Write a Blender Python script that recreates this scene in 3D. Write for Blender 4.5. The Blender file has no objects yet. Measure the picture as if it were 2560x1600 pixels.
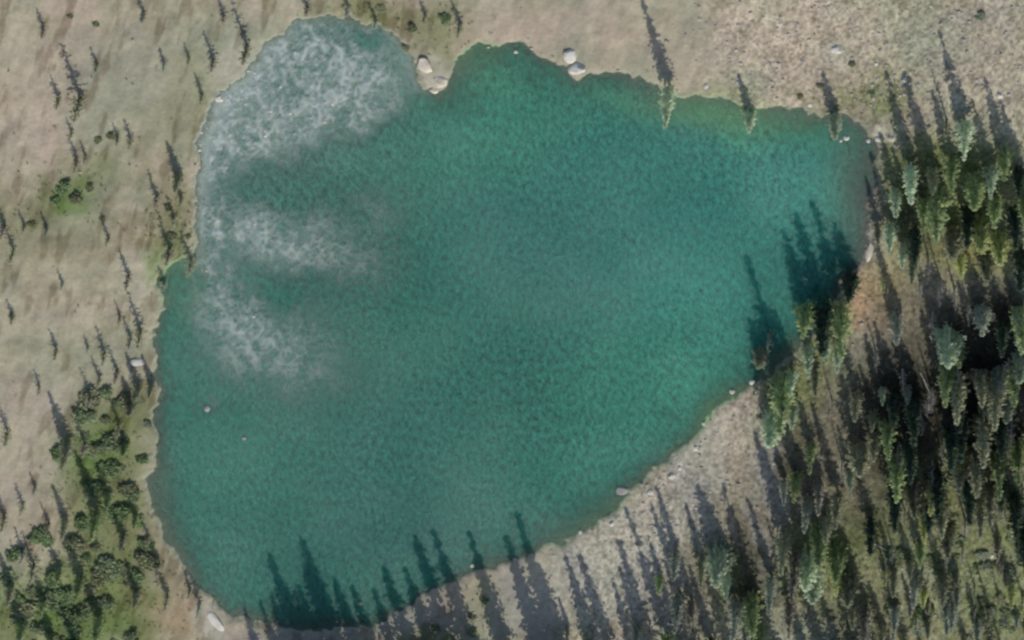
import bpy, math, random
import numpy as np
from mathutils import Vector, Matrix
R = math.radians
sc = bpy.context.scene
COL = sc.collection
random.seed(7); rng = np.random.default_rng(7)

# ---------------------------------------------------------------- camera
D = 1500.0; HALF = 140.0                      # a high aircraft, long lens, 280 m across the frame
OFF = R(30)                                   # off-nadir, from the north (a little east)
cdir = Vector((0.17, 1.0, 0)).normalized()    # compass side the aircraft is on
CPOS = Vector((cdir.x*math.sin(OFF)*D, cdir.y*math.sin(OFF)*D, math.cos(OFF)*D))
fw = (-CPOS).normalized()
rt = (Vector((1, 0, 0)) - fw*fw.x).normalized()
up = rt.cross(fw)
cam_d = bpy.data.cameras.new('camera'); cam = bpy.data.objects.new('camera', cam_d); COL.objects.link(cam)
cam.matrix_world = Matrix(((rt.x, up.x, -fw.x, CPOS.x), (rt.y, up.y, -fw.y, CPOS.y), (rt.z, up.z, -fw.z, CPOS.z), (0, 0, 0, 1)))
cam_d.sensor_width = 36; cam_d.lens = 18/(HALF/D); cam_d.clip_start = 10; cam_d.clip_end = 20000
sc.camera = cam
sc.cycles.filter_width = 2.5

# ---------------------------------------------------------------- light
SUN_EL = R(38)
sdir = Vector((0.24, -1.0, 0)).normalized()    # sun stands in the south, a little east
w = bpy.data.worlds.new('World'); sc.world = w; w.use_nodes = True
nt = w.node_tree; bg = nt.nodes['Background']; bg.inputs[1].default_value = 0.12
sky = nt.nodes.new('ShaderNodeTexSky'); sky.sky_type = 'NISHITA'; sky.sun_disc = False
sky.sun_elevation = SUN_EL; sky.sun_rotation = math.atan2(sdir.x, sdir.y); sky.altitude = 1800; sky.dust_density = 5; sky.ozone_density = .4
nt.links.new(sky.outputs[0], bg.inputs[0])
sd = bpy.data.lights.new('sun', 'SUN'); sd.energy = 3.1; sd.angle = R(0.53); sd.color = (1, 0.95, 0.88)
sun = bpy.data.objects.new('sun', sd); COL.objects.link(sun)
sv = Vector((sdir.x*math.cos(SUN_EL), sdir.y*math.cos(SUN_EL), math.sin(SUN_EL)))
sun.rotation_euler = sv.to_track_quat('Z', 'Y').to_euler(); sun.location = (0, 0, 300)
vs = sc.view_settings; vs.view_transform = 'Standard'; vs.look = 'None'; vs.gamma = 1; vs.exposure = 0.0; vs.use_curve_mapping = False

# ---------------------------------------------------------------- picture <-> ground, noise
SPX = HALF/D/1280.0
def ray(px, py):
    a = (px-1280)*SPX; b = (800-py)*SPX
    return fw + rt*a + up*b
def flat(px, py, z=0.0):
    d = ray(px, py); t = (z-CPOS.z)/d.z
    p = CPOS + d*t; return p.x, p.y
def proj(x, y, z=0.0):
    X = x-CPOS.x; Y = y-CPOS.y; Z = z-CPOS.z
    dd = X*fw.x+Y*fw.y+Z*fw.z
    return (1280+(X*rt.x+Y*rt.y+Z*rt.z)/dd/SPX, 800-(X*up.x+Y*up.y+Z*up.z)/dd/SPX)

def _h(ix, iy, s):
    n = (ix*374761393 + iy*668265263 + s*1274126177) & 0xffffffff
    n = ((n ^ (n >> 13))*1274126177) & 0xffffffff
    return ((n ^ (n >> 16)) & 0xffff)/65535.0
def vnoise(x, y, s=0):
    ix = np.floor(x).astype(np.int64); iy = np.floor(y).astype(np.int64)
    fx = x-ix; fy = y-iy; fx = fx*fx*(3-2*fx); fy = fy*fy*(3-2*fy)
    a = _h(ix, iy, s); b = _h(ix+1, iy, s); c = _h(ix, iy+1, s); d = _h(ix+1, iy+1, s)
    return (a*(1-fx)+b*fx)*(1-fy)+(c*(1-fx)+d*fx)*fy
def fbm(x, y, s=0, o=4):
    r = 0; a = 0.5; t = 0
    for k in range(o):
        r = r+a*vnoise(x, y, s+k*17); t += a; a *= 0.55; x = x*2.03+5.1; y = y*2.03+3.7
    return r/t
def sstep(a, b, x):
    t = np.clip((x-a)/(b-a), 0, 1); return t*t*(3-2*t)
def lin(c):
    return tuple(((v/255+0.055)/1.055)**2.4 if v > 10 else v/255/12.92 for v in c)

# ---------------------------------------------------------------- the shoreline (photo pixels)
SH = [(700,50),(780,35),(860,45),(920,75),(958,110),(975,150),(992,192),(1030,212),(1055,205),(1072,172),(1082,128),(1125,108),
 (1200,105),(1255,115),(1292,135),(1330,163),(1362,182),(1400,168),(1455,165),(1520,192),(1570,208),(1620,220),(1680,228),
 (1740,245),(1800,258),(1870,258),(1930,265),(1990,272),(2035,285),(2055,310),(2068,350),(2066,420),(2060,480),(2055,560),
 (2040,620),(2000,650),(1985,690),(1965,730),(1940,770),(1890,815),(1850,860),(1805,893),(1745,925),(1690,965),(1650,1015),(1600,1070),(1550,1115),
 (1500,1158),(1450,1205),(1390,1250),(1330,1280),(1250,1318),(1180,1340),(1100,1362),(1045,1385),(990,1415),(960,1440),(900,1475),
 (800,1490),(700,1488),(600,1472),(540,1450),(495,1420),(450,1375),(415,1320),(385,1262),(360,1200),(352,1130),(362,1050),
 (372,960),(370,880),(365,800),(375,720),(388,660),(412,628),(450,610),(458,560),(460,500),(463,420),(468,350),(478,295),(505,235),
 (560,180),(620,120),(665,75)]
SH = [(x*2560/2419.0, y*2560/2419.0) for x, y in SH]
SW = np.array([flat(*p) for p in SH])
def lake_sd(x, y):
    """metres to the shoreline, positive on land"""
    sh = x.shape; x = x.ravel(); y = y.ravel()
    best = np.full(x.shape, 1e18); ins = np.zeros(x.shape, bool); n = len(SW)
    for i in range(n):
        ax, ay = SW[i]; bx, by = SW[(i+1) % n]; ex = bx-ax; ey = by-ay
        t = np.clip(((x-ax)*ex+(y-ay)*ey)/(ex*ex+ey*ey), 0, 1)
        best = np.minimum(best, (x-ax-ex*t)**2+(y-ay-ey*t)**2)
        if ay != by:
            ins ^= ((ay > y) != (by > y)) & (x < ex*(y-ay)/(by-ay)+ax)
    return (np.where(ins, -1, 1)*np.sqrt(best)).reshape(sh)

def gs(u, v, cx, cy, rx, ry, a=0.0, p=1.0):
    c = math.cos(R(a)); s = math.sin(R(a)); dx = u-cx; dy = v-cy
    return np.exp(-(((dx*c+dy*s)/rx)**2+((-dx*s+dy*c)/ry)**2)**p)

# pale boulder shelf under the upper left water: (cx,cy,rx,ry,angle,weight)
PALE = [(800,140,150,95,10,1.0),(700,215,165,95,-20,1.15),(600,290,120,80,-20,1.0),(880,230,95,110,0,.6),(540,330,70,80,0,.6),(740,300,140,60,-15,.7),
 (930,180,50,110,25,.3),(515,430,38,90,0,.7),(560,560,80,45,20,.75),(690,600,190,45,14,.85),(850,630,110,45,15,.38),(545,700,44,110,-8,.6),
 (620,800,70,90,-25,.6),(700,870,120,75,20,.55),(600,900,90,50,0,.32),(790,950,110,40,15,.2),(950,500,70,50,20,.32),
 (520,1000,45,18,10,.3),(470,1040,30,30,0,.15),(960,560,50,45,0,.22),(1720,850,18,40,0,.2),(1690,1050,45,35,-30,.22),(1555,1225,20,20,0,.4),
 (940,1530,70,60,30,.2)]
PDARK = [(760,440,200,85,-15,.42),(700,465,120,60,0,.2),(690,710,120,50,5,.42),(930,90,60,55,45,.9),(900,380,90,70,0,.3)]
def vis(u, v, d):
    """how clearly the lake bed shows (d = metres inside the shore)"""
    wu = u+60*(fbm(u/90, v/90, 3, 5)-.5)*2; wv = v+60*(fbm(u/90, v/90, 9, 5)-.5)*2
    P = .42*gs(u, v, 670, 560, 270, 420, -5, 1.2)+.25*gs(u, v, 520, 500, 60, 300)+.5*gs(u, v, 700, 200, 260, 190, -20, 1.5)
    for cx, cy, rx, ry, a, k in PALE: P = P+k*gs(wu, wv, cx, cy, rx*1.08, ry*1.08, a, .9)
    for cx, cy, rx, ry, a, k in PDARK: P = P-k*gs(wu, wv, cx, cy, rx, ry, a, 1.2)
    n = fbm(u/26, v/34, 21, 4); n2 = vnoise(u/7, v/7, 33)
    st = fbm((u-.6*v)/24, (v+.6*u)/38, 23, 6)
    P = np.tanh(1.1*np.clip(P, 0, 2))*np.clip(.34+.95*st+.35*(n-.5)+0.7*(n2-.5), 0, 1.1)
    # shallows along the rim
    ln = 2.2+2.2*sstep(.45, .75, fbm(u/130, v/130, 40))
    ln = ln+13*gs(u, v, 540, 200, 150, 170)+7*gs(u, v, 480, 430, 60, 170)+9*gs(u, v, 1780, 290, 230, 45, 8)+4.5*gs(u, v, 2150, 480, 60, 190)+4*gs(u, v, 1150, 140, 130, 60)+5*gs(u, v, 600, 300, 140, 220)+4*gs(u,v,1800,1010,90,60,-35)
    ln = ln+4*gs(u, v, 400, 1330, 80, 170, -25)
    ln = ln+3*gs(u, v, 1500, 1270, 200, 50, -28)+2*sstep(.55, .8, fbm(u/40, v/40, 44))
    ln = ln-1.2*gs(u, v, 1150, 1440, 400, 80, -15)
    rim = np.exp(-np.maximum(d, 0)/ln)
    return np.clip(np.maximum(P*(.90+.07*gs(u, v, 700, 200, 250, 180, -20)), rim*.95), 0.004, .97)

def height(x, y):
    u, v = proj(x, y)
    s = lake_sd(x, y)
    s = s+(2.6*(fbm(x/6, y/6, 50, 5)-.5)*2+.9*(fbm(x/1.6, y/1.6, 55, 3)-.5)*2)*sstep(30, 10, np.abs(s))
    far = np.hypot(x, y)
    land = 0.12+0.35*(1-np.exp(-np.maximum(s, 0)/1.4))+0.05*np.clip(s, 0, 60)
    land = land+sstep(2, 14, s)*(1.6*(fbm(x/24, y/24, 60)-.5)+.5*(fbm(x/5, y/5, 65, 3)-.5))
    land = land+sstep(180, 900, far)*(70*sstep(.35, .9, fbm(x/400, y/400, 70, 5))+60*sstep(300, 1600, far))
    vv = vis(u, v, -s)
    dep = -0.8*np.log(vv)
    dep = np.maximum(dep, 0.02)*sstep(0, .8, -s)+0.12*0
    hh = np.where(s > 0, land, -dep)
    return hh+np.where(np.abs(s) < .8, 0, 0), s, u, v
def hz(x, y):
    return float(height(np.array([x]), np.array([y]))[0][0])
def at(px, py):
    """ground point that the photo shows at this pixel"""
    z = 0.0
    for _ in range(4):
        x, y = flat(px, py, z); z = max(hz(x, y), 0.0)
    return x, y, z

# ---------------------------------------------------------------- helpers
def link(n, o): COL.objects.link(o); return o
def mesh_np(name, V, F, mat=None, smooth=False):
    me = bpy.data.meshes.new(name)
    V = np.asarray(V, np.float32); k = F.shape[1]
    me.vertices.add(len(V)); me.vertices.foreach_set('co', V.ravel())
    me.loops.add(F.size); me.loops.foreach_set('vertex_index', F.astype(np.int32).ravel())
    me.polygons.add(len(F)); me.polygons.foreach_set('loop_start', np.arange(0, F.size, k, dtype=np.int32))
    me.polygons.foreach_set('use_smooth', np.full(len(F), smooth))
    me.update(calc_edges=True)
    if mat: me.materials.append(mat)
    return me
def tag(o, label=None, cat=None, group=None, kind=None):
    if label: o['label'] = label
    if cat: o['category'] = cat
    if group: o['group'] = group
    if kind: o['kind'] = kind
    return o
def newmat(name):
    m = bpy.data.materials.new(name); m.use_nodes = True
    n = m.node_tree; p = n.nodes['Principled BSDF']; return m, n, p
def noise_col(n, coord, scale, lo, hi, detail=3, rough=.6):
    t = n.nodes.new('ShaderNodeTexNoise'); t.inputs['Scale'].default_value = scale; t.inputs['Detail'].default_value = detail
    t.inputs['Roughness'].default_value = rough; n.links.new(coord, t.inputs['Vector'])
    mr = n.nodes.new('ShaderNodeMapRange'); mr.inputs[1].default_value = .3; mr.inputs[2].default_value = .7
    mr.inputs[3].default_value = lo; mr.inputs[4].default_value = hi; n.links.new(t.outputs[0], mr.inputs[0])
    return mr.outputs[0]
def mul(n, a, f):
    v = n.nodes.new('ShaderNodeVectorMath'); v.operation = 'SCALE'; n.links.new(a, v.inputs[0]); n.links.new(f, v.inputs['Scale']); return v.outputs[0]

# ---------------------------------------------------------------- ground sheet
def axis(a, b, st, far):
    core = np.arange(a, b+st/2, st); out = []; x = core[-1]; s = st
    while x < far: s *= 1.16; x += s; out.append(x)
    lo = []; x = core[0]; s = st
    while x > -far: s *= 1.16; x -= s; lo.append(x)
    return np.concatenate([np.array(lo[::-1]), core, np.array(out)])
xs = axis(-148, 148, .36, 2600); ys = axis(-112, 112, .40, 2600)
GX, GY = np.meshgrid(xs, ys)
GH, GS, GU, GV = height(GX, GY)

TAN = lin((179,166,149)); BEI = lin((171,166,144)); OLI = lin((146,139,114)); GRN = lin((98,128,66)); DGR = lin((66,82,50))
PAL = lin((182,178,162)); LIT = lin((118,112,96)); SHADE = lin((46,48,40)); PNK = lin((180,165,150)); ORG = lin((176,145,118)); OLG = lin((112,122,78)); GRY=lin((150,148,142))  # darkest tone: wood litter with tree shade painted in
LGR = lin((128,142,100)); YEL = lin((148,146,96)); SAGE = lin((148,152,132))
BL = [ # cx,cy,rx,ry,angle,colour,strength   soil and ground-cover colours, with tree shade painted into the wood floor, read off the photo
 (250,150,240,150,0,TAN,.5),(90,300,150,220,0,PNK,.6),(330,230,160,130,10,SAGE,.75),(560,90,170,90,0,SAGE,.7),(470,260,60,150,10,LGR,.35),(580,150,60,60,0,PAL,.6),(455,350,26,120,0,SAGE,.8),(440,300,140,80,0,OLI,.45),
 (240,330,60,90,0,SAGE,.5),(170,480,75,48,0,GRN,.95),(235,425,90,50,-20,OLG,.55),(30,530,70,90,0,OLI,.6),(120,560,170,80,0,OLG,.35),(430,560,60,110,0,OLG,.75),
 (200,620,220,60,-8,OLI,.6),(100,760,180,90,0,BEI,.5),(360,690,70,60,0,PAL,.5),(150,900,160,100,0,SAGE,.35),(60,1000,110,90,0,PNK,.6),(140,1010,60,60,0,PAL,.25),
 (345,1010,80,70,0,LIT,.45),(330,1030,70,80,0,OLG,.75),(235,1130,75,95,-10,GRN,.95),(310,1110,75,90,0,OLG,.8),(390,1090,20,60,10,SAGE,.7),
 (230,1260,110,110,0,OLG,.75),(60,1180,90,110,0,PNK,.45),(90,1330,110,100,0,TAN,.4),(280,1400,110,120,0,OLG,.85),(270,1450,70,35,0,YEL,.6),
 (330,1250,50,90,0,OLG,.8),(130,1520,240,110,0,GRN,.8),(320,1530,110,80,0,OLG,.8),(240,1560,90,60,0,GRN,.4),(20,1560,50,60,0,OLG,.5),(450,1520,90,75,0,ORG,.45),(400,1400,40,90,-20,OLI,.6),
 (540,1555,32,60,-40,PAL,.9),(700,1590,140,22,0,GRY,.8),(400,660,36,36,0,LGR,.8),(445,625,34,34,0,LGR,.7),(420,480,40,90,0,OLI,.5),
 (1010,60,140,80,0,OLI,.7),(900,40,120,50,0,OLG,.7),(1120,60,60,60,0,OLG,.55),(1030,140,50,50,0,OLI,.5),(1080,180,38,52,-20,PAL,.85),(1100,100,60,60,0,OLG,.55),
 (1320,70,190,80,0,PNK,.75),(1520,110,160,90,10,TAN,.8),(1600,170,60,40,0,SAGE,.6),(1440,130,70,50,0,SAGE,.6),(1780,190,120,60,10,PNK,.6),(1830,240,90,34,8,LGR,.6),
 (1900,110,260,110,0,TAN,.6),(1880,200,60,50,0,SAGE,.6),(2090,130,50,40,0,PAL,.7),(2150,180,120,70,0,OLI,.3),(2180,240,110,55,0,OLG,.65),(2140,305,70,34,0,LIT,.65),
 (2210,345,60,22,10,PAL,.9),(2350,90,120,90,0,SAGE,.55),(2470,130,100,150,0,TAN,.6),(2450,30,80,40,0,GRY,.4),(2530,250,60,60,0,PAL,.4),
 (2320,330,40,100,-15,PNK,.5),(2400,400,150,80,0,OLG,.9),(2250,460,60,120,0,OLG,.95),(2400,560,160,130,0,OLG,.9),(2165,500,38,170,0,LIT,.85),(2290,520,60,130,-12,SHADE,.7),
 (2165,600,30,60,0,GRY,.6),(2180,720,80,60,0,ORG,.6),(2160,790,80,70,0,ORG,.9),(2170,850,50,60,-10,PAL,.7),(2230,700,60,90,0,YEL,.5),
 (2010,900,120,110,-35,OLG,.9),(1960,1010,90,110,0,OLG,.85),(1930,830,70,70,0,LGR,.6),
 (1850,1010,75,50,-35,PNK,.95),(1790,1110,70,90,10,PAL,.85),(1840,1150,60,120,-15,TAN,.8),(1720,1160,75,70,-35,PAL,.8),(1560,1400,200,110,-25,PAL,.7),(1730,1250,70,110,-12,GRY,.7),
 (2440,620,120,60,0,YEL,.7),(2400,900,220,160,0,SHADE,.96),(2520,820,160,150,0,SHADE,.95),(2250,1000,130,170,0,SHADE,.93),(2480,1080,200,130,0,SHADE,.95),(2300,780,80,130,-10,LIT,.75),
 (2230,1150,110,170,0,SHADE,.92),(2080,1080,110,150,-12,LIT,.8),(1980,1230,110,150,-12,LIT,.9),(2000,1150,60,90,-12,SHADE,.6),(1860,1350,80,160,-12,LIT,.9),(1880,1440,120,80,0,SHADE,.8),  # slanting dark strips are tree shadows painted on the floor
 (2160,1300,70,80,0,SHADE,.85),(2120,1200,60,80,0,LIT,.8),(2080,1400,130,110,0,OLG,.85),(2130,1530,110,80,0,SHADE,.75),(1790,1450,60,90,0,OLG,.6),(1740,1440,50,120,0,LIT,.6),
 (1920,1170,30,150,-14,GRY,.75),(1900,1340,22,100,-14,GRY,.7),  # pale strips: sunlight between tree shadows, painted on the ground
 (2400,1230,130,100,0,OLG,.7),(2440,1300,90,90,0,LIT,.6),(2500,1380,90,130,-10,OLG,.7),(2380,1480,160,110,0,SAGE,.5),(2260,1500,90,100,0,PNK,.6),(2450,1420,60,60,-10,PAL,.5),
 (2360,1450,280,230,0,OLG,.75),(2300,1420,90,60,20,SAGE,.6),(2500,1500,60,90,-15,LGR,.5),(2530,1540,70,90,0,OLG,.6),(1960,1570,120,60,0,SAGE,.7),(1820,1570,100,60,0,OLI,.5),
 (1600,1330,130,100,-30,PAL,.6),(1480,1400,120,80,-20,PAL,.5),(1300,1520,50,130,-10,GRY,.7),(1180,1540,120,80,0,SAGE,.6),(1380,1500,200,90,-10,PAL,.55),(1120,1500,60,60,0,PNK,.55),(1020,1560,90,60,0,GRY,.6),(1060,1590,60,30,0,OLG,.8),(1210,1490,40,60,0,YEL,.35),
 (1440,1400,24,90,-10,GRY,.7),(1640,1500,130,120,0,GRY,.5)]
def ground_color():
    u = GU+40*(fbm(GU/55, GV/55, 5)-.5)*2; v = GV+44*(fbm(GU/55, GV/55, 6)-.5)*2
    n1 = fbm(GU/150, GV/150, 80, 4)[..., None]; n2 = fbm(GU/45, GV/45, 81, 4)[..., None]
    C = np.array(TAN)*np.ones(GU.shape+(3,)); b = np.array(BEI)
    C = C+(b-C)*sstep(.38, .56, n1)
    C = C+(np.array(OLI)-C)*sstep(.46, .72, n2)*.7
    C = C+(np.array(SAGE)-C)*sstep(.5, .62, fbm(GU/110, GV/110, 84, 4))[..., None]*.5
    far = sstep(0, 260, np.maximum(np.maximum(-GU, GU-2560), np.maximum(-GV, GV-1600)))[..., None]
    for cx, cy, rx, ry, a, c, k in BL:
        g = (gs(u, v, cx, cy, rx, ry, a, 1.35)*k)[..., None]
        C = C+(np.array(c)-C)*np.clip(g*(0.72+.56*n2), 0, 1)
    fc = np.array(OLG)+(np.array(TAN)-np.array(OLG))*sstep(.4, .6, n1)
    C = C*(1-far*.8)+fc*far*.8
    # streaky talus grain, running down-slope, coarser to the east
    m = 0.78+.44*fbm(GU/18+GV/60, GV/34, 90, 3)
    right = np.maximum(sstep(1690, 1860, GU), sstep(1300, 1500, GU)*sstep(1000, 1200, GV))
    hf = fbm(GU/6.5, GV/6.5, 95, 3)
    m = m*(1+right*(1.5*(hf-.5))+(1-right)*.12*(hf-.5))
    C = C*m[..., None]
    bl = sstep(.56, .74, fbm((GU+.25*GV)/26, GV/75, 101, 3))*sstep(1250, 1000, GU)*.34   # soft brown shade streaks painted into the slope
    C = C*(1-bl[..., None]*np.array([.9, 1, 1.1]))
    C = C*np.array([.97, .965, .915])
    # bed and waterline
    wet = sstep(1.2, -.3, GS)[..., None]
    bed = np.array(lin((150,152,130)))*np.ones_like(C)
    pale = np.clip(gs(GU, GV, 690, 500, 300, 470, -5, 1.5)+sum(k*gs(GU, GV, cx, cy, rx*1.3, ry*1.3, a) for cx, cy, rx, ry, a, k in PALE[:22]), 0, 1)[..., None]
    bp = np.array(lin((250,248,238)))*(0.72+.56*fbm(GU/5.5, GV/8, 99, 3))[..., None]
    nw = gs(GU, GV, 560, 230, 200, 260, 0, 1.5)[..., None]
    bed = bed+(np.array(lin((158,164,146)))-bed)*nw
    bed = bed+(bp-bed)*sstep(.12, .5, pale)*sstep(.3, -2.5, GS)[..., None]
    bed = bed+(np.array(lin((140,180,128)))-bed)*(gs(GU, GV, 1790, 285, 190, 36, 8)*.9+gs(GU, GV, 1200, 140, 70, 40)*.7+gs(GU, GV, 430, 690, 50, 80)*.8+gs(GU, GV, 1760, 1040, 130, 70, -38)*.8+gs(GU, GV, 1480, 1290, 160, 40, -28)*.5)[..., None].clip(0, 1)
    bed = bed+(np.array(lin((118,112,106)))-bed)*(gs(GU, GV, 2150, 500, 60, 210)*.9)[..., None]
    C = C+(bed-C)*wet
    return np.clip(C, 0.01, .9)
GC = ground_color()
def grid_faces(nx, ny):
    i = np.arange(nx-1); j = np.arange(ny-1); I, J = np.meshgrid(i, j); a = (J*nx+I).ravel()
    return np.stack([a, a+1, a+nx+1, a+nx], 1)
ALB = 1.0
gm, n, p = newmat('soil_and_talus')
at_ = n.nodes.new('ShaderNodeAttribute'); at_.attribute_name = 'cover'
tc = n.nodes.new('ShaderNodeTexCoord')
f1 = noise_col(n, tc.outputs['Object'], .9, .90, 1.10, 4)
c1 = mul(n, at_.outputs['Color'], f1)
n.links.new(c1, p.inputs['Base Color']); p.inputs['Roughness'].default_value = .95; p.inputs['Specular IOR Level'].default_value = .15
nz = n.nodes.new('ShaderNodeTexNoise'); nz.inputs['Scale'].default_value = 1.1; nz.inputs['Detail'].default_value = 5; n.links.new(tc.outputs['Object'], nz.inputs['Vector'])
bp = n.nodes.new('ShaderNodeBump'); bp.inputs['Strength'].default_value = .35; bp.inputs['Distance'].default_value = .3; n.links.new(nz.outputs[0], bp.inputs['Height']); n.links.new(bp.outputs[0], p.inputs['Normal'])
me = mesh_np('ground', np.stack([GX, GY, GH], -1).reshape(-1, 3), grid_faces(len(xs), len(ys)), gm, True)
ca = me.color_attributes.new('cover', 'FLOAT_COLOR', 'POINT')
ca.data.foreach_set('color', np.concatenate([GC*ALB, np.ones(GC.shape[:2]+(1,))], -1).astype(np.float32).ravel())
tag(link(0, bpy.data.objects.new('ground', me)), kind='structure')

# ---------------------------------------------------------------- water
wx0, wy0 = SW.min(0)-6; wx1, wy1 = SW.max(0)+6
wxs = np.arange(wx0, wx1, .45); wys = np.arange(wy0, wy1, .45); WX, WY = np.meshgrid(wxs, wys)
WH, WS, WU, WV = height(WX, WY)
keep = WS < 3.0
wu = WU+60*(fbm(WU/110, WV/110, 15)-.5)*2; wv = WV+60*(fbm(WU/110, WV/110, 16)-.5)*2
WC = np.array(lin((50,108,94)))*np.ones(WU.shape+(3,))
for cx, cy, rx, ry, a, c, k in [
   (1250,330,260,150,0,(64,128,104),.8),(1900,470,280,190,0,(58,124,112),.9),(2030,520,120,100,0,(66,134,118),.6),(1600,560,300,200,0,(48,108,104),.8),(1500,430,260,130,0,(56,120,106),.7),
   (1350,620,260,170,0,(50,106,98),.8),(1250,760,220,200,0,(50,108,95),.6),(1750,760,200,230,0,(56,128,114),.8),(1620,950,200,160,-30,(60,128,108),.7),(1730,980,80,90,-30,(78,146,120),.6),
   (1500,1100,200,90,-30,(56,122,106),.6),(820,1050,330,110,0,(50,102,92),.7),(900,1150,300,150,0,(50,104,94),.7),(620,1120,170,150,0,(58,118,100),.5),(480,1150,60,150,0,(66,118,100),.7),
   (620,1350,170,110,30,(54,106,94),.6),(1000,1330,260,120,0,(48,94,88),.6),(780,430,170,90,-10,(64,100,90),.8),(720,690,120,50,0,(56,98,90),.7),(950,420,120,110,0,(62,112,95),.6),
   (440,720,60,110,0,(70,124,100),.7),(930,230,100,100,0,(96,128,110),.5),(700,300,260,180,0,(110,134,122),.5),(640,600,190,90,0,(100,130,118),.5),(1800,285,230,46,8,(92,156,116),.95),(1200,170,160,50,8,(80,136,108),.7),(1620,270,90,40,20,(80,140,112),.7),
   (2130,450,60,160,0,(92,116,100),.6),(1150,170,110,50,0,(84,124,104),.7),(470,900,70,200,0,(64,118,102),.5),(400,1200,40,160,0,(96,108,94),.55)]:
    g = (gs(wu, wv, cx, cy, rx, ry, a)*k)[..., None]; WC = WC+(np.array(lin(c))-WC)*g
WC = WC*np.array([.76, 1.0, .95])
vv = vis(WU, WV, -WS)
WA = np.concatenate([WC, (1-vv)[..., None]], -1)
F = grid_faces(len(wxs), len(wys)); kf = keep.ravel()[F].all(1); F = F[kf]
used = np.unique(F); mp = np.zeros(WU.size, np.int64); mp[used] = np.arange(len(used))
wm, n, p = newmat('lake_water'); out = n.nodes['Material Output']; n.nodes.remove(p)
a_ = n.nodes.new('ShaderNodeAttribute'); a_.attribute_name = 'murk'
tc = n.nodes.new('ShaderNodeTexCoord'); mpn = n.nodes.new('ShaderNodeMapping'); mpn.inputs['Rotation'].default_value = (0, 0, R(35)); mpn.inputs['Scale'].default_value = (1, .6, 1); n.links.new(tc.outputs['Object'], mpn.inputs[0])
rip = n.nodes.new('ShaderNodeTexNoise'); rip.inputs['Scale'].default_value = 1.0; rip.inputs['Detail'].default_value = 6; rip.inputs['Roughness'].default_value = .75; rip.inputs['Distortion'].default_value = .2; n.links.new(mpn.outputs[0], rip.inputs['Vector'])
# the breeze roughens the water in drifts
wind = noise_col(n, tc.outputs['Object'], .02, .25, .75, 2)
bmp = n.nodes.new('ShaderNodeBump'); bmp.inputs['Distance'].default_value = 1.1; n.links.new(wind, bmp.inputs['Strength']); n.links.new(rip.outputs[0], bmp.inputs['Height'])
df = n.nodes.new('ShaderNodeSubsurfaceScattering'); df.falloff = 'BURLEY'; df.inputs['Scale'].default_value = 1.0; df.inputs['Radius'].default_value = (4.0, 6.5, 5.8)   # murky water scatters light sideways
grn0 = noise_col(n, mpn.outputs[0], .75, -1, 1, 6, .8)     # ripples' light and dark painted into the colour, stronger where the breeze reaches
gpatch = noise_col(n, tc.outputs['Object'], .016, .42, 1.0, 3)
gm_ = n.nodes.new('ShaderNodeMath'); gm_.operation = 'MULTIPLY_ADD'; gm_.inputs[2].default_value = 1.06; n.links.new(grn0, gm_.inputs[0]); n.links.new(gpatch, gm_.inputs[1]); grn = gm_.outputs[0]
n.links.new(mul(n, a_.outputs['Color'], grn), df.inputs[0]); n.links.new(bmp.outputs[0], df.inputs['Normal'])
dd = n.nodes.new('ShaderNodeBsdfDiffuse'); n.links.new(mul(n, a_.outputs['Color'], grn), dd.inputs[0]); n.links.new(bmp.outputs[0], dd.inputs['Normal'])
bd = n.nodes.new('ShaderNodeMixShader'); bd.inputs[0].default_value = .18; n.links.new(df.outputs[0], bd.inputs[1]); n.links.new(dd.outputs[0], bd.inputs[2])
tr = n.nodes.new('ShaderNodeBsdfTransparent'); tr.inputs[0].default_value = (.93, 1, .97, 1)
mx = n.nodes.new('ShaderNodeMixShader'); n.links.new(a_.outputs['Alpha'], mx.inputs[0]); n.links.new(tr.outputs[0], mx.inputs[1]); n.links.new(bd.outputs[0], mx.inputs[2])
gl = n.nodes.new('ShaderNodeBsdfGlossy'); gl.inputs['Roughness'].default_value = .38; n.links.new(bmp.outputs[0], gl.inputs['Normal'])
fr = n.nodes.new('ShaderNodeFresnel'); fr.inputs[0].default_value = 1.33; n.links.new(bmp.outputs[0], fr.inputs[1])
m2 = n.nodes.new('ShaderNodeMixShader'); n.links.new(fr.outputs[0], m2.inputs[0]); n.links.new(mx.outputs[0], m2.inputs[1]); n.links.new(gl.outputs[0], m2.inputs[2])
n.links.new(m2.outputs[0], out.inputs[0])
wme = mesh_np('lake_water', np.stack([WX, WY, WX*0], -1).reshape(-1, 3)[used], mp[F], wm, True)
ca = wme.color_attributes.new('murk', 'FLOAT_COLOR', 'POINT'); ca.data.foreach_set('color', WA.reshape(-1, 4)[used].astype(np.float32).ravel())
tag(link(0, bpy.data.objects.new('lake_water', wme)), kind='structure')

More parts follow.
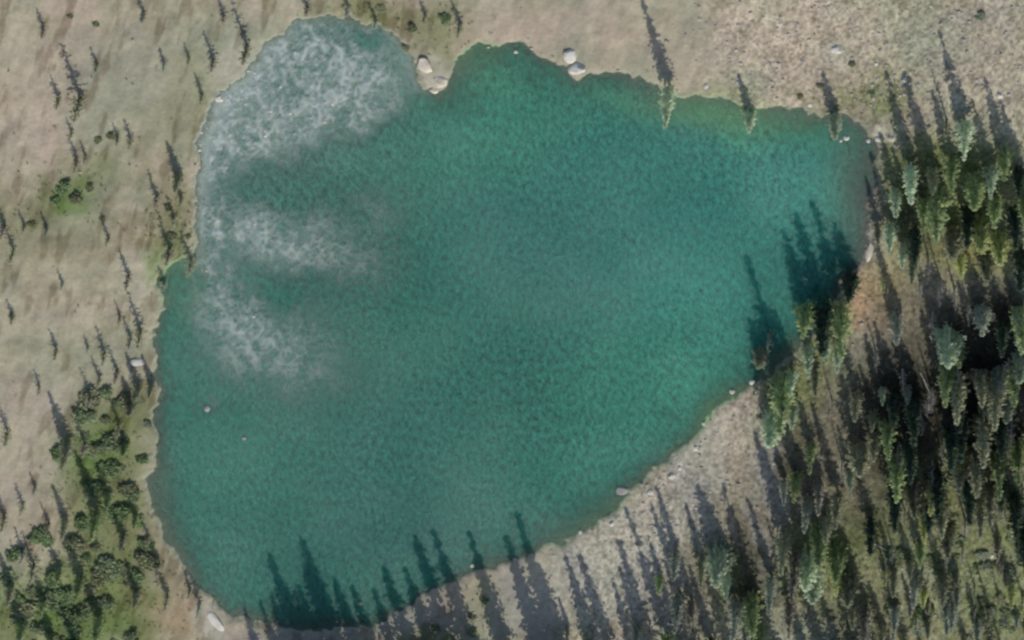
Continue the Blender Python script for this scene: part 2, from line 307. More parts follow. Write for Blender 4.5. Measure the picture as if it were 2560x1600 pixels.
# ---------------------------------------------------------------- foliage, bark, stone materials
def leafmat(name, c, tr=.25):
    m, n, p = newmat(name); tc = n.nodes.new('ShaderNodeTexCoord'); oi = n.nodes.new('ShaderNodeObjectInfo')
    rgb = n.nodes.new('ShaderNodeRGB'); rgb.outputs[0].default_value = (*c, 1)
    f = noise_col(n, tc.outputs['Object'], 1.2, .62, 1.42, 3)
    mr = n.nodes.new('ShaderNodeMapRange'); mr.inputs[3].default_value = .82; mr.inputs[4].default_value = 1.2; n.links.new(oi.outputs['Random'], mr.inputs[0])
    c1 = mul(n, mul(n, rgb.outputs[0], f), mr.outputs[0])
    n.links.new(c1, p.inputs['Base Color']); p.inputs['Roughness'].default_value = .8; p.inputs['Specular IOR Level'].default_value = .2
    t = n.nodes.new('ShaderNodeBsdfTranslucent'); n.links.new(c1, t.inputs[0])
    mx = n.nodes.new('ShaderNodeMixShader'); mx.inputs[0].default_value = tr; n.links.new(p.outputs[0], mx.inputs[1]); n.links.new(t.outputs[0], mx.inputs[2])
    n.links.new(mx.outputs[0], n.nodes['Material Output'].inputs[0]); return m
def plain(name, c, sc_=3, rough=.9, lo=.7, hi=1.25):
    m, n, p = newmat(name); tc = n.nodes.new('ShaderNodeTexCoord'); rgb = n.nodes.new('ShaderNodeRGB'); rgb.outputs[0].default_value = (*c, 1)
    n.links.new(mul(n, rgb.outputs[0], noise_col(n, tc.outputs['Object'], sc_, lo, hi, 4)), p.inputs['Base Color']); p.inputs['Roughness'].default_value = rough
    nz = n.nodes.new('ShaderNodeTexNoise'); nz.inputs['Scale'].default_value = sc_*1.5; nz.inputs['Detail'].default_value = 5; n.links.new(tc.outputs['Object'], nz.inputs['Vector'])
    b = n.nodes.new('ShaderNodeBump'); b.inputs['Strength'].default_value = .6; b.inputs['Distance'].default_value = .12; n.links.new(nz.outputs[0], b.inputs['Height']); n.links.new(b.outputs[0], p.inputs['Normal'])
    return m
LM = {'dark': leafmat('needles_dark', (.06, .09, .055), .3), 'green': leafmat('needles_green', (.40, .48, .24), .58), 'light': leafmat('needles_pale_green', (.60, .68, .50), .6),
      'yellow': leafmat('needles_yellow_green', (.58, .62, .30), .6), 'olive': leafmat('needles_olive', (.41, .42, .28), .55), 'sage': leafmat('needles_sage', (.44, .47, .38), .55), 'tawny': leafmat('needles_tawny', (.36, .33, .25), .4)}
BARK = plain('bark', (.10, .08, .065)); GREYWOOD = plain('weathered_wood', (.42, .40, .36))
ROCK = plain('pale_rock', (.66, .63, .54), 1.0); TANROCK = plain('tan_rock', (.60, .54, .42), 1.0); GREYROCK = plain('grey_rock', (.36, .34, .31), 1.0)

def tube(pts, rads, k=6):
    pts = [Vector(p) for p in pts]; V = []; F = []
    for i, p in enumerate(pts):
        d = (pts[min(i+1, len(pts)-1)]-pts[max(i-1, 0)]).normalized()
        a = d.orthogonal().normalized(); b = d.cross(a)
        for j in range(k):
            t = 2*math.pi*j/k; V.append(p+(a*math.cos(t)+b*math.sin(t))*rads[i])
    for i in range(len(pts)-1):
        for j in range(k): F.append((i*k+j, i*k+(j+1) % k, (i+1)*k+(j+1) % k, (i+1)*k+j))
    return V, F
def join(parts):
    V = []; F = []
    for v, f in parts:
        o = len(V); V += [tuple(q) for q in v]; F += [tuple(i+o for i in q) for q in f]
    return np.array(V), np.array(F)

def trunk_mesh(r, H=10, lean=.0, dead=False):
    pts = []; rad = []; ph = r.uniform(0, 6)
    for i in range(9):
        t = i/8; pts.append((lean*t*t*math.cos(ph)+.05*math.sin(t*9+ph), lean*t*t*math.sin(ph)+.05*math.cos(t*7+ph), H*.985*t)); rad.append(.20*(1-t)**.8+.012+(.08 if i == 0 else 0))
    parts = [tube(pts, rad, 7)]
    for k in range(14 if not dead else 4):
        z = H*r.uniform(.12, .7); a = r.uniform(0, 6.28); L = r.uniform(.4, .9)
        parts.append(tube([(0, 0, z), (math.cos(a)*L*.6, math.sin(a)*L*.6, z-.05), (math.cos(a)*L, math.sin(a)*L, z-.2)], [.035, .02, .006], 4))
    return join(parts)
def quads(C, A, B):
    """one quad per centre C with half axes A, B"""
    V = np.stack([C-A-B, C+A-B, C+A+B, C-A+B], 1).reshape(-1, 3); F = np.arange(len(V)).reshape(-1, 4); return V, F
def crown_mesh(r, Rm=1.85, H=10, z0=1.0, whorls=27, br=9, cl=6, size=.30, shape=.62, keep=1.0, gap=.42):
    C = []; A = []; B = []
    lob = [r.uniform(.65, 1.25) for _ in range(8)]; ph = r.uniform(0, 6); sd0 = r.randrange(9999)
    for i in range(whorls):
        t = (i+r.uniform(0, .6))/whorls; z = z0+(H-z0)*t
        rr = Rm*((1-t)**shape)*(0.75+.25*min(1, t*8))*r.uniform(.75, 1.12)
        nb = max(3, int(br*(.35+.65*(1-t)*1.2)))
        for b in range(nb):
            if r.random() > keep: continue
            if i > 2 and float(vnoise(np.array([b*.9+3]), np.array([i*.33]), sd0)[0]) < gap*.8: continue   # missing limbs
            a = ph+i*2.4+2*math.pi*b/nb+r.uniform(-.3, .3); L = rr*lob[int((a % 6.283)/6.284*8)]*r.uniform(.7, 1.1)
            dx, dy = math.cos(a), math.sin(a)
            m = max(1, int(cl*(.3+.7*L/Rm)))
            for c in range(m):
                q = (c+r.uniform(.3, 1))/m; d = L*q; s = size*(1.15-.55*q)*r.uniform(.7, 1.3)
                C.append((dx*d+r.gauss(0, .05), dy*d+r.gauss(0, .05), z-.28*d*d/max(Rm, .5)+r.gauss(0, .06)))
                tw = r.uniform(-.7, .7); ax = Vector((dx, dy, -.3+r.uniform(-.3, .3))).normalized(); sd_ = Vector((-dy, dx, tw)).normalized()
                if r.random() < .5:
                    ax = Vector((r.gauss(0, 1), r.gauss(0, 1), r.gauss(0, .6))).normalized(); sd_ = ax.cross(Vector((r.gauss(0, 1), r.gauss(0, 1), r.gauss(0, 1)))).normalized()
                A.append(tuple(ax*s)); B.append(tuple(sd_*s*r.uniform(.45, .8)))
    return quads(np.array(C), np.array(A), np.array(B))
def dead_branches(r, H=10):
    parts = [tube([(0, 0, H*.1), (0, 0, H)], [.06, .015], 5)]
    for k in range(46):
        z = H*r.uniform(.15, .97); t = z/H; a = r.uniform(0, 6.28); L = 1.5*(1-t)**.7*r.uniform(.4, 1.1)+.15; up_ = r.uniform(-.25, .25)
        p1 = (math.cos(a)*L*.55, math.sin(a)*L*.55, z+up_*L*.5); p2 = (math.cos(a+.15)*L, math.sin(a+.15)*L, z+up_*L-.1)
        parts.append(tube([(0, 0, z), p1, p2], [.05*(1.1-t), .03*(1.1-t), .008], 4))
        for s in (-1, 1): parts.append(tube([p1, (p1[0]+math.cos(a+s*.8)*L*.3, p1[1]+math.sin(a+s*.8)*L*.3, p1[2]-.05)], [.018, .006], 4))
    return join(parts)
def broad_mesh(r, Rm=2.4, H=1.9, n=600, size=.30):
    cl = [(r.uniform(-.6, .6)*Rm, r.uniform(-.6, .6)*Rm, H*r.uniform(.35, .8), r.uniform(.35, .6)*Rm) for _ in range(9)]
    C = []; A = []; B = []
    for k in range(n):
        x, y, z, q = cl[r.randrange(9)]; d = Vector((r.gauss(0, 1), r.gauss(0, 1), r.gauss(0, 1))).normalized()*q*r.uniform(.55, 1.05)
        d.z *= .7; C.append((x+d.x, y+d.y, max(.1, z+d.z))); nn = Vector((r.gauss(0, 1), r.gauss(0, 1), r.gauss(0, 1)+.8)).normalized(); a = nn.orthogonal().normalized(); b = nn.cross(a); s = size*r.uniform(.6, 1.3)
        A.append(tuple(a*s)); B.append(tuple(b*s*.7))
    return quads(np.array(C), np.array(A), np.array(B))

MESH = {}
def variants(key, fn, k, mat):
    out = []
    for i in range(k):
        V, F = fn(random.Random(hash_key(key)+i)); out.append(mesh_np(key, V, F, mat))
    MESH[key] = out
def hash_key(s): return sum((i+3)*ord(c) for i, c in enumerate(s))*31
for c in LM:
    variants('full_'+c, lambda r: crown_mesh(r), 3, LM[c])
    variants('thin_'+c, lambda r: crown_mesh(r, Rm=1.45, whorls=22, br=6, cl=4, size=.24, keep=.6, gap=.3), 3, LM[c])
    variants('wide_'+c, lambda r: crown_mesh(r, Rm=2.8, z0=.8, whorls=26, br=11, cl=8, size=.36, shape=.55), 2, LM[c])
variants('trunk', lambda r: trunk_mesh(r), 4, BARK)
variants('snagtrunk', lambda r: trunk_mesh(r, lean=0, dead=True), 3, GREYWOOD)
variants('snagbranch', lambda r: dead_branches(r), 3, GREYWOOD)
SM = {'green': leafmat('scrub_green', (.22, .30, .14), .35), 'olive': leafmat('scrub_olive', (.30, .32, .18), .35), 'light': leafmat('scrub_pale', (.30, .36, .20), .4),
      'sage': leafmat('scrub_grey_green', (.31, .35, .24), .35), 'dark': leafmat('scrub_dark', (.11, .15, .08), .3)}
for c in SM:
    variants('shrub_'+c, lambda r: broad_mesh(r), 3, SM[c])

# ---------------------------------------------------------------- labels from landmarks
LANDMARKS = [('the white shore boulder', 1433, 160), ('the tan rocky spit', 1085, 190), ('the green cove on the left shore', 430, 680), ('the small green bush patch', 165, 480),
 ('the bright green glade', 235, 1140), ('the lower left grey slab', 540, 1560), ('the cream slab on the right shore', 2172, 628), ('the tan wood clearing', 2160, 770),
 ('the yellow-green crown thicket', 2450, 580), ('the tan stony point', 1850, 1040), ('the small rock off the lower shore', 1555, 1225), ("the photo's upper left corner", 0, 0),
 ("the photo's lower left corner", 0, 1600), ("the photo's lower right corner", 2560, 1600), ("the photo's upper right corner", 2560, 0), ('the big bright green tree cluster', 2050, 1390),
 ("the left edge's middle", 0, 800), ('the drowned rock shelf', 720, 200), ('the dark shaded hollow', 2480, 790), ("the bottom edge's middle", 1280, 1600),
 ('the orange-tan bank at lower left', 450, 1520), ('the two overhanging shore trees', 1970, 320), ('the brown upper right flat', 2150, 305), ("the right edge's middle", 2560, 1100)]
ORD = ['nearest', 'second nearest', 'third nearest', 'fourth nearest', 'fifth nearest', 'sixth nearest', 'seventh nearest', 'eighth nearest', 'ninth nearest', 'tenth nearest', 'eleventh nearest', 'twelfth nearest']
PENDING = []           # (object, look, px, py)
def later(o, look, px, py): PENDING.append((o, look, px, py))
def settle_labels():
    buckets = {}
    for o, look, px, py in PENDING:
        dist = sorted((math.hypot(px-lx, py-ly), nm, lx, ly) for nm, lx, ly in LANDMARKS)
        d, nm, lx, ly = dist[0]; dx = px-lx; dy = py-ly
        side = ('right of' if dx > 0 else 'left of') if abs(dx) > abs(dy) else ('below' if dy > 0 else 'above')
        buckets.setdefault((look, nm, side), []).append((d, o))
    for (look, nm, side), L in buckets.items():
        L.sort(key=lambda q: q[0])
        for i, (d, o) in enumerate(L):
            if len(L) == 1: o['label'] = f'{look} {side} {nm}'
            else: o['label'] = f'{look} {side} {nm}, {ORD[min(i, 11)]}'

WORDS = {'dark': 'dark green', 'green': 'mid green', 'light': 'pale green', 'yellow': 'yellow-green', 'olive': 'olive green', 'sage': 'grey-green', 'tawny': 'tawny'}
def hword(h): return 'small' if h < 7 else 'middling' if h < 13 else 'tall' if h < 20 else 'very tall'
def tree(px, py, h, col='dark', form='full', wd=1.0, label=None, group='conifers around the lake', loc=None, lean=None):
    x, y, z = loc or at(px, py)
    dead = form == 'snag'
    e = bpy.data.objects.new('dead_tree' if dead else 'conifer_tree', None); link(0, e); e.empty_display_size = 1
    e.location = (x, y, z-.08); e.rotation_euler = (random.uniform(-.03, .03), random.uniform(-.03, .03), random.uniform(0, 6.28))
    s = h/10; ws = s**.72*wd; e.scale = (ws, ws, s)
    if lean: e.rotation_euler = lean
    tm = random.choice(MESH['snagtrunk' if dead else 'trunk']); t = bpy.data.objects.new('trunk', tm); link(0, t); t.parent = e
    if dead:
        c = bpy.data.objects.new('branches', random.choice(MESH['snagbranch']))
    else:
        c = bpy.data.objects.new('crown', random.choice(MESH[form+'_'+col]))
    link(0, c); c.parent = e
    tag(e, label, 'dead tree' if dead else 'conifer', 'bare dead trees' if dead else group)
    if not label:
        if dead: look = f'{hword(h)} bare grey dead tree'
        else: look = f"{hword(h).replace('very tall', 'towering')} {WORDS[col]} {'broad ' if form == 'wide' else 'sparse ' if form == 'thin' else ''}conifer"
        later(e, look, px, py)
    return e
def shrub(px, py, s, col='green'):
    x, y, z = at(px, py)
    o = bpy.data.objects.new('shrub', random.choice(MESH['shrub_'+col])); link(0, o)
    o.location = (x, y, z-.1); o.rotation_euler = (0, 0, random.uniform(0, 6.28)); o.scale = (s, s, s*random.uniform(.4, .7))
    tag(o, None, 'shrub', 'shrubs and low thickets around the lake'); later(o, f"{'small' if s < .6 else 'large'} {WORDS[col]} rounded shrub", px, py); return o

# left slope: thin trees whose shadows streak up-left over the pale talus
LEFT = [(110,75,6.5),(201,245,16),(243,165,5.5),(147,245,7.5),(193,400,8),(328,348,6.5),(412,160,5.5),(472,147,4.5),(535,150,8.5),(618,115,13),(360,35,6),(506,237,7),
 (392,492,8),(437,548,7),(215,392,5),(35,625,10),(12,565,9),(62,565,5),(118,573,5.5),(272,594,6),(322,690,9),(352,825,12),(327,845,7.5),(262,882,8),(294,928,8),(142,874,6.5),
 (220,868,4),(250,945,7),(228,988,8.5),(32,788,5.5),(157,708,4.5),(100,968,5.5),(425,622,11),(480,652,10),(412,705,6),(20,1080,9),(212,1108,9),(57,1262,6.5),(88,1218,5),(12,1292,9),(122,1308,7),
 (85,1412,11),(60,1378,8),(372,1345,6),(398,1412,8.5),(420,1490,9.5),(500,1508,8.5),(476,1470,6.5),(770,18,6),(1150,62,9),(940,52,6),(1062,38,6),(300,790,5),(455,495,6),(870,18,7),(180,330,5),(560,40,6),(295,345,5)]
for i, (x, y, h) in enumerate(LEFT):
    col = ['tawny', 'olive', 'sage', 'olive'][i % 4]; tree(x, y, h*.88, col, 'thin', 1.7)
tree(447, 440, 9, 'olive', 'wide', .85)
for x, y, h, c, f in [(172,1108,14,'olive','full'),(243,1278,17,'green','full'),(272,1238,10,'green','full'),(312,1112,6,'green','wide'),(165,1302,10,'olive','full'),(202,1442,13,'green','full'),(150,1425,9,'green','full'),
   (345,1482,9,'olive','full'),(30,1470,10,'olive','full'),(110,1502,9,'green','full'),(250,1548,14,'green','full'),(130,1592,11,'green','full'),(380,960,8,'olive','full'),(347,965,9,'olive','full'),(300,1062,9,'olive','thin'),
   (330,1010,7,'olive','wide'),(60,1560,9,'green','wide'),(190,1600,10,'dark','full'),(310,1340,8,'olive','full'),(340,1290,7,'green','full')]:
    tree(x, y, h, c, f, 1.1)
# lone trees on the upper shore, standing at the water
tree(1674,215,23,'light','full',.9, label='tall pale green conifer at the top shore casting the longest single shadow')
tree(1876,285,11,'light','full',1.2, label='small pale green conifer leaning over the water, left one of a pair')
tree(2087,292,13,'light','full',1.2, label='small pale green conifer leaning over the water, right one of a pair')
# right wood, trees one can point at
RW = [(2275,415,20,'light','full'),(2345,480,26,'green','full'),(2367,300,11,'olive','thin'),(2412,300,19,'light','full'),(2512,375,16,'green','full'),(2545,420,15,'dark','full'),(2240,478,13,'light','full'),
 (2440,440,17,'green','wide'),(2490,490,17,'green','full'),(2420,520,19,'dark','full'),(2450,545,16,'yellow','wide'),(2385,580,14,'olive','wide'),(2495,590,14,'yellow','wide'),(2470,640,13,'olive','wide'),(2400,640,12,'yellow','full'),
 (2540,520,20,'dark','full'),(2552,620,21,'dark','full'),(2290,570,18,'dark','full'),(2228,560,15,'light','full'),(2258,612,12,'light','full'),(2210,690,9,'yellow','thin'),(2245,790,15,'sage','full'),(2285,640,14,'olive','full'),
 (2370,835,16,'light','wide'),(2400,860,12,'green','full'),(2545,770,14,'light','full'),(2550,825,12,'light','full'),(2500,925,13,'sage','wide'),(2468,990,8,'sage','wide'),(2142,985,14,'olive','full'),(2182,1030,10,'olive','full'),
 (2268,965,9,'sage','full'),(1962,945,27,'green','full'),(2100,765,24,'green','full'),(2060,772,22,'dark','full'),(2015,765,17,'green','full'),(2125,690,12,'dark','wide'),(1980,925,13,'light','full'),(1950,985,14,'yellow','full'),(2022,865,15,'light','full'),
 (2065,845,13,'light','full'),(1932,1045,14,'light','wide'),(1985,1010,12,'light','full'),(1925,830,11,'sage','thin'),(2095,860,14,'light','full'),(2040,930,12,'olive','full'),(1900,880,8,'olive','wide'),
 (2152,1115,15,'olive','wide'),(2186,1085,13,'olive','full'),(2125,1180,10,'light','full'),(2250,1130,9,'sage','full'),(2052,1320,18,'green','wide'),(2020,1390,16,'light','wide'),(2092,1370,16,'green','wide'),(2122,1440,14,'olive','wide'),
 (2032,1440,13,'light','wide'),(2066,1290,14,'olive','full'),(2095,1425,12,'yellow','full'),(1795,1385,15,'light','wide'),(1815,1430,13,'light','full'),(2332,1205,16,'yellow','full'),(2352,1265,15,'olive','full'),(2310,1290,13,'yellow','full'),(2395,1115,13,'yellow','wide'),
 (2532,1250,17,'yellow','full'),(2545,1330,15,'olive','full'),(2500,1195,16,'dark','full'),(2370,1330,12,'olive','wide'),(2300,1360,12,'green','full'),(2235,1430,12,'olive','full'),(2420,1210,14,'dark','full'),
 (2380,400,16,'green','full'),(2330,420,14,'olive','full'),(2480,420,15,'light','full'),(2560,480,18,'green','full'),(2470,1000,11,'light','thin'),(2195,560,10,'olive','full'),(2310,500,16,'green','full'),(2345,540,14,'light','full')]
for x, y, h, c, f in RW: tree(x, y, h*1.12, c, f, (1.2 if c in ('yellow', 'light', 'olive') and f == 'wide' else 1.0) if (x, y) not in ((1962, 945), (2100, 765), (2060, 772), (2015, 765)) else 1.2 if (x, y) in ((1962, 945), (2100, 765), (2060, 772), (2015, 765)) else 1.15, group='conifers of the right wood')
for x, y, h in [(2320,640,14),(2352,700,15),(2300,705,12),(2332,780,13),(2230,1365,10),(2262,1275,10),(2455,1130,12),(2385,720,14),(2420,760,12),(2540,650,12),(2520,1100,11),(2105,1150,12),(2080,1000,10),(2300,1000,12),(2190,880,11)]:
    tree(x, y, h, form='snag')
# the deep shaded wood
POLY = [(2230,880),(2560,700),(2600,1380),(2400,1180),(2280,1320),(2170,1300),(2180,1120),(2090,1090),(2060,1000),(2200,960)]
def inpoly(x, y, P):
    c = False
    for i in range(len(P)):
        x1, y1 = P[i]; x2, y2 = P[i-1]
        if (y1 > y) != (y2 > y) and x < (x2-x1)*(y-y1)/(y2-y1)+x1: c = not c
    return c
for k in range(30):
    x = random.uniform(2230, 2550); y = random.uniform(880, 1330); tree(x, y, random.uniform(8, 15), form='snag', wd=1.3)
placed = []
def fill(P, n, mind, hs, cols, forms=('full',), grp='conifers of the right wood'):
    bx = [p[0] for p in P]; by = [p[1] for p in P]; k = 0; tries = 0
    while k < n and tries < 4000:
        tries += 1; x = random.uniform(min(bx), max(bx)); y = random.uniform(min(by), max(by))
        if not inpoly(x, y, P) or any(math.hypot(x-a, y-b) < mind for a, b in placed): continue
        placed.append((x, y)); k += 1
        tree(x, y, random.uniform(*hs), random.choice(cols), random.choice(forms), 1.0, group=grp)
fill(POLY, 20, 48, (18, 28), ['dark', 'dark', 'green'])
fill(POLY, 6, 24, (9, 15), ['sage', 'light', 'olive'], ('wide', 'full'))
fill([(2180,1420),(2560,1330),(2600,1620),(2150,1620)], 44, 30, (7, 16), ['olive', 'sage', 'yellow', 'olive', 'tawny'], ('thin', 'full'))
fill([(2330,900),(2600,850),(2680,1300),(2380,1240)], 19, 38, (20, 30), ['dark', 'dark', 'olive'])
# trees on and below the lower shore: their shadows stripe the bank and reach into the water
LOW = [(835,1650,24),(800,1680,20),(1185,1640,31),(1262,1625,30),(1395,1625,33),(1425,1660,24),(1500,1650,26),(1545,1690,30),(1605,1700,24),(1668,1585,32),(1700,1620,22),(1648,1690,34),
 (1740,1640,24),(1775,1600,19),(1130,1680,15),(1115,1600,10),(1060,1660,9),(1840,1680,30),(1870,1530,20),(1900,1560,26),(1935,1640,28),(1990,1380,26),(1960,1330,24),(1930,1440,20),(1880,1480,28),(1840,1500,24),(1975,1500,20),
 (2150,1650,30),(2200,1700,28),(2100,1640,20),(2060,1640,24),(2165,1520,22),(2130,1500,16),(2010,1620,16),(1990,1180,17),(2020,1240,20),(2050,1200,18),(2095,1230,20),(1960,1200,14),(2030,1110,16),(1700,1480,22),(1730,1500,18),(1755,1400,14),(1690,1380,16),
 (1650,1440,10),(1595,1560,14),(1420,1570,8),(1470,1600,10),(900,1640,20),(700,1650,15),(650,1640,12)]
for i, (x, y, h) in enumerate(LOW):
    if y >= 1600: tree(x, y, h, 'dark' if h > 18 else 'green', 'full', 1.1 if x < 1100 else 1.05, group='conifers behind the lower shore')
    else: tree(x, y, h, ['sage', 'tawny', 'olive', 'sage', 'green'][i % 5], 'full', .9, group='conifers behind the lower shore')
for x, y, h in [(735,1650,17),(775,1670,30),(810,1660,20),(860,1660,32),(905,1660,19),(950,1680,22),(1000,1670,20),(1050,1680,27),(1095,1660,24),(1140,1660,32),(1355,1640,29)]:
    tree(x, y, h, 'dark', 'full', 1.25, group='conifers behind the lower shore')
# shrubs
for i in range(72):
    if i < 46: x = random.gauss(150, 120); y = random.gauss(1510, 75)
    else: y = random.uniform(960, 1460); x = random.gauss(270+.12*(y-1100), 48)
    if x < -20 or x > 400 or y > 1630: continue
    shrub(x, y, random.uniform(.6, 1.5), random.choice(['olive', 'light', 'green', 'green']))
for i in range(52):
    x = random.uniform(2200, 2570); y = random.uniform(1200, 1610)
    if y < 1380 and x < 2320: continue
    shrub(x, y, random.uniform(.4, 1.2), random.choice(['olive', 'sage', 'light', 'green']))
for x, y, s, c in [(160,470,.9,'green'),(190,495,.8,'olive'),(140,500,.6,'green'),(225,470,.5,'olive'),(230,1130,.8,'light'),(250,1165,.7,'green'),(300,1170,.7,'olive'),(215,1090,.6,'light'),(310,1105,.7,'green'),(265,1400,.8,'sage'),(240,1370,.7,'olive'),
   (300,1420,.9,'olive'),(430,590,.6,'olive'),(420,520,.5,'olive'),(400,700,.5,'green'),(470,590,.4,'olive'),(1030,70,.6,'olive'),(950,20,.6,'olive'),(1110,45,.7,'green'),(1015,120,.5,'olive'),(2050,215,.4,'olive'),(2130,160,.4,'olive'),(2000,240,.4,'olive'),
   (2270,200,.5,'sage'),(2450,40,.6,'sage'),(2180,230,.4,'green'),(345,1000,.7,'olive'),(370,1060,.6,'sage'),(1180,1580,.7,'light'),(1090,1570,.6,'olive'),(1210,1500,.6,'light'),(2030,960,.6,'light'),(1180,1540,.5,'olive'),
   (255,545,.4,'olive'),(245,350,.5,'olive'),(275,338,.5,'olive'),(80,560,.5,'olive'),(30,790,.4,'olive'),(415,640,.5,'green'),(240,60,.4,'olive'),(175,40,.35,'tawny') if False else (175,40,.35,'olive')]:
    shrub(x, y, s, c)

# ---------------------------------------------------------------- boulders, logs
import bmesh
def rock_mesh(seed, mat, sub=3):
    bm = bmesh.new(); bmesh.ops.create_icosphere(bm, subdivisions=sub, radius=1); r = random.Random(seed)
    pl = [(Vector((r.gauss(0, 1), r.gauss(0, 1), r.gauss(0, 1))).normalized(), r.uniform(.62, .95)) for _ in range(13)]
    for v in bm.verts:
        for nn, d in pl:
            q = v.co.dot(nn)
            if q > d: v.co -= nn*(q-d)*.92
        v.co += v.co.normalized()*r.uniform(-.025, .025)
    me = bpy.data.meshes.new('boulder'); bm.to_mesh(me); bm.free(); me.materials.append(mat); return me
RK = {'pale': [rock_mesh(i, ROCK) for i in range(4)], 'tan': [rock_mesh(i+10, TANROCK) for i in range(3)], 'grey': [rock_mesh(i+20, GREYROCK) for i in range(3)]}
def boulder(px, py, sx, sy, s_z, kind='pale', rot=0, label=None, dz=0):
    x, y, z = at(px, py)
    o = bpy.data.objects.new('boulder', random.choice(RK[kind])); link(0, o)
    o.location = (x, y, z+dz); o.scale = (sx, sy, s_z); o.rotation_euler = (random.uniform(-.2, .2), random.uniform(-.2, .2), R(rot))
    tag(o, label, 'boulder', 'boulders round the lake')
    if not label: later(o, f"{'small' if sx < 1.2 else 'large'} {kind} boulder", px, py)
    return o
boulder(1442,172,2.6,2.0,1.3,'pale',20, 'bright white boulder at the waterline of the top shore')
boulder(1425,138,2.0,2.6,.9,'pale',0, 'pale boulder on land just above the bright white waterline boulder')
boulder(1060,165,2.4,3.2,1.0,'tan',20, 'largest tan boulder on the rocky spit at the top')
boulder(1100,205,2.0,2.2,.8,'tan',60, 'tan boulder at the tip of the rocky spit')
boulder(1085,225,1.5,1.2,.6,'tan',0, 'small tan boulder in the water off the spit tip')
boulder(2173,628,1.1,3.4,.6,'tan',-12, 'long cream slab lying on the right shore')
boulder(2117,345,1.0,.8,.5,'pale',0, 'small white rock in the shallows by the upper right shore')
boulder(2102,352,.5,.5,.3,'pale',0, 'tiny white rock beside the small white shallows rock')
boulder(1555,1225,1.8,1.5,.6,'grey',0, 'lone small grey rock just off the lower shore')
boulder(548,247,1.2,1.3,.6,'pale',0, 'small white rock at the left rim of the drowned rock shelf')
boulder(2078,775,.8,1.2,.5,'pale',0, 'small white rock at the edge of the right wood')
boulder(2090,125,1.6,1.4,.7,'pale',0, 'pale boulder on the bare slope above the upper right shore')
boulder(535,1550,1.6,4.4,.5,'pale',35, 'long grey slab on the lower left shore')
boulder(345,905,2.2,1.5,.5,'pale',0, 'pale slab on the left shore waterline')
boulder(518,1022,.9,1.0,.5,'grey',0, 'small pale rock showing in the water off the left shore')
boulder(610,1095,.6,.7,.4,'grey',0, 'tiny rock in the open water off the lower left shore')
for x, y, a, k in [(2195,348,1.0,'pale'),(2230,345,1.2,'tan'),(2170,352,.7,'pale'),(2025,262,.8,'pale'),(1765,215,.9,'pale'),(1330,120,.7,'tan'),(1290,130,.6,'pale'),(1220,118,.5,'pale'),(2500,240,.9,'pale'),(2370,175,.8,'grey'),(2265,200,1.0,'pale'),
   (1950,60,.6,'tan'),(1840,125,.7,'tan'),(2190,160,.6,'pale'),(1700,1170,.9,'pale'),(1740,1120,1.1,'pale'),(1680,1190,1.2,'pale'),(1625,1230,1.0,'pale'),(1760,1060,.8,'tan'),(1880,955,1.0,'pale'),(1830,980,.8,'tan'),(2100,1000,.8,'grey'),
   (1180,1415,.7,'pale'),(1290,1400,1.0,'grey'),(1450,1330,.8,'pale'),(1530,1310,1.0,'pale'),(960,1560,1.0,'grey'),(870,1580,1.2,'grey'),(760,1590,.9,'grey'),(900,1510,.7,'grey'),(2110,760,.8,'pale'),(2175,560,.6,'grey'),(2480,1390,.8,'pale'),(2230,1400,.9,'pale')]:
    boulder(x, y, a, a*random.uniform(.7, 1.2), a*.5, k, random.uniform(0, 180))
def log(x0, y0, x1, y1, rad, label):
    a = Vector(at(x0, y0)); b = Vector(at(x1, y1)); L = (b-a).length; r = random.Random(int(x0))
    parts = [tube([(0, 0, 0), (L*.3, .08, .03), (L*.65, -.1, .02), (L, 0, 0)], [rad, rad*.9, rad*.65, rad*.2], 8)]
    for k in range(7):
        q = L*r.uniform(.2, .9); s = r.choice((-1, 1)); parts.append(tube([(q, 0, 0), (q+.4, s*.7, r.uniform(0, .3))], [rad*.3, .01], 4))
    V, F = join(parts); o = bpy.data.objects.new('fallen_log', mesh_np('fallen_log', V, F, GREYWOOD, True)); link(0, o)
    d = b-a; o.location = a+Vector((0, 0, rad*.8)); o.rotation_euler = (0, -math.asin(max(-1, min(1, d.z/L))), math.atan2(d.y, d.x)); tag(o, label, 'log', 'fallen logs')
log(1912,145,1945,190,.16,'thin fallen log on the bare slope above the upper right shore')
log(2195,50,2218,100,.15,'thin fallen log high on the bare upper right slope')
log(2060,15,2080,45,.14,"short fallen log near the photo's top edge, upper right")
log(2480,1020,2510,950,.3,'pale thick log lying in the dark right wood')
log(2245,1150,2262,1125,.3,'short pale log in the shaded wood below the tan clearing')
log(2235,1290,2262,1245,.3,'pale log in the dark gap right of the bright green cluster')
log(2178,1355,2240,1385,.22,'pale log crossing beside the lower right trees')
log(2200,1420,2250,1475,.2,"pale slanting log near the photo's lower right trees")
log(2300,930,2330,990,.2,'thin pale log in the dark wood right of the clearing')

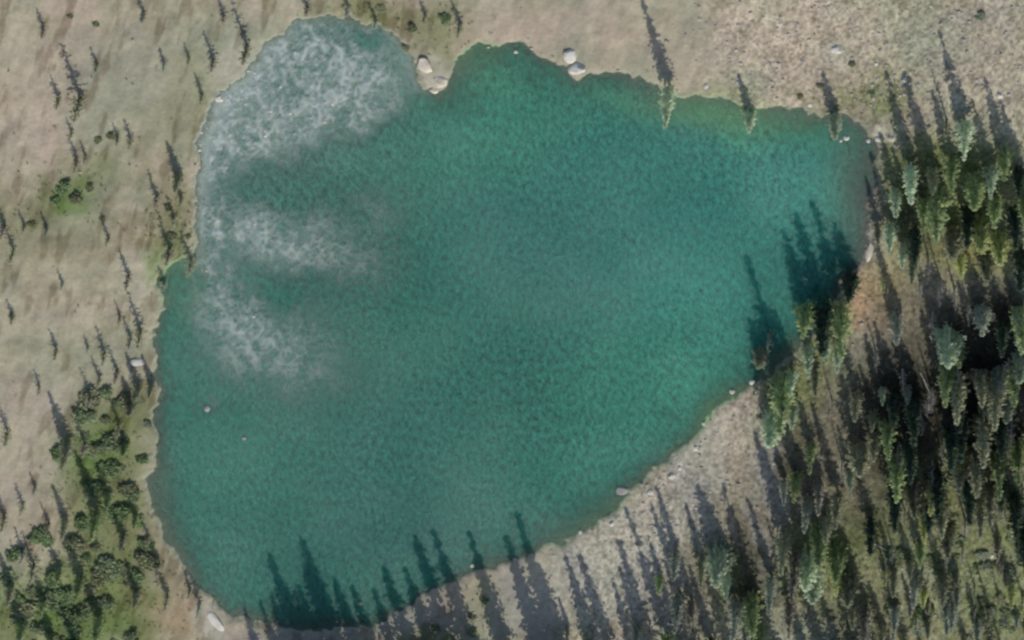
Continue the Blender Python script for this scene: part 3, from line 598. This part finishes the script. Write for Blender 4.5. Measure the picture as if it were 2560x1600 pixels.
# ---------------------------------------------------------------- uncountable: scree and grass
def scatter(n, px0, py0, px1, py1, wf):
    px = rng.uniform(px0, px1, n); py = rng.uniform(py0, py1, n)
    xy = np.array([flat(a, b) for a, b in zip(px, py)]); H, S, U, V = height(xy[:, 0], xy[:, 1])
    ok = (rng.random(n) < wf(U, V, S)); return xy[ok], H[ok], S[ok]
def scree(name, xy, H, smin, smax, mat):
    bm = bmesh.new(); bmesh.ops.create_icosphere(bm, subdivisions=1, radius=1); bv = np.array([v.co[:] for v in bm.verts]); bf = np.array([[v.index for v in f.verts] for f in bm.faces]); bm.free()
    n = len(xy); s = smin+(smax-smin)*rng.random(n)**3; V = bv[None]*(1+rng.uniform(-.25, .25, (n, len(bv), 1)))
    sc3 = np.stack([s*rng.uniform(.7, 1.3, n), s*rng.uniform(.7, 1.3, n), s*rng.uniform(.35, .7, n)], 1); V = V*sc3[:, None, :]
    V[..., 0] += xy[:, 0:1]; V[..., 1] += xy[:, 1:2]; V[..., 2] += (H+s*.1)[:, None]
    Fx = (bf[None]+(np.arange(n)*len(bv))[:, None, None]).reshape(-1, 3)
    o = bpy.data.objects.new(name, mesh_np(name, V.reshape(-1, 3), Fx, mat)); link(0, o); return o
def w_land(U, V, S):
    return ((S > .3)*(.012+.75*sstep(1650, 1850, U)*sstep(330, 200, V)+.9*gs(U, V, 1780, 1120, 130, 120)+.6*gs(U, V, 1600, 1300, 170, 110, -30)+.5*gs(U, V, 1300, 1500, 300, 80)+.4*gs(U, V, 2400, 1480, 200, 120)+.4*gs(U, V, 2160, 780, 90, 100)
             +.5*np.exp(-np.maximum(S, 0)/2.5)*sstep(1000, 1300, U))).clip(0, 1)
a, b, s = scatter(15000, -40, -40, 2600, 1640, w_land)
SCR = plain('scree_stone', (.44, .41, .36), .35, .9, .55, 1.3)
tag(scree('scree', a, b, .12, .62, SCR), 'pale loose scree stones strewn over the banks and bare slopes', 'scree', None, 'stuff')
def w_bed(U, V, S):
    P = sum(k*gs(U, V, cx, cy, rx, ry, ang) for cx, cy, rx, ry, ang, k in PALE[:18]); return ((S < -.5)*P*.8).clip(0, 1)
a, b, s = scatter(2200, 440, 20, 1060, 1000, w_bed)
tag(scree('drowned_stones', a, b, .12, .5, ROCK), 'pale mottled stones of the drowned shelf under the upper left water', 'stones', None, 'stuff')
def w_gr(U, V, S):
    P = .8*gs(U, V, 165, 480, 90, 60)+gs(U, V, 240, 1140, 90, 110)+gs(U, V, 260, 1400, 130, 160)+gs(U, V, 150, 1520, 220, 110)+.8*gs(U, V, 430, 570, 60, 110)+.8*gs(U, V, 2400, 520, 160, 160)+.9*gs(U, V, 2000, 930, 110, 130)+.6*gs(U, V, 2420, 1450, 180, 150)+.5*gs(U, V, 2180, 240, 100, 50)+.5*gs(U, V, 1180, 1540, 120, 70)+.5*gs(U, V, 1000, 50, 150, 70)+gs(U, V, 2070, 1400, 130, 120)+.015
    return ((S > .6)*P*.7).clip(0, 1)
a, b, s = scatter(30000, -40, -40, 2600, 1640, w_gr); n_ = len(a)*3; C = np.repeat(np.column_stack([a, b+.22]), 3, 0)+rng.normal(0, .25, (n_, 3))*[1, 1, .2]
ang = rng.uniform(0, 6.28, n_); A = np.stack([np.cos(ang)*.12, np.sin(ang)*.12, ang*0], 1); B = np.stack([rng.normal(0, .1, n_), rng.normal(0, .1, n_), np.full(n_, .24)], 1)
V, F = quads(C, A, B)
tag(link(0, bpy.data.objects.new('grass', mesh_np('grass', V, F, leafmat('grass_blades', (.34, .38, .20), .5)))), 'olive green grass tufts and low plants on the banks', 'grass', None, 'stuff')

settle_labels()
from collections import Counter as _C
_d = [k for k, c in _C(o['label'] for o in bpy.data.objects if 'label' in o).items() if c > 1]; print('DUP', _d)
print('trees', sum(o.name.startswith(('conifer', 'dead')) for o in bpy.data.objects), 'labels max', max(len(o['label'].split()) for o in bpy.data.objects if 'label' in o))
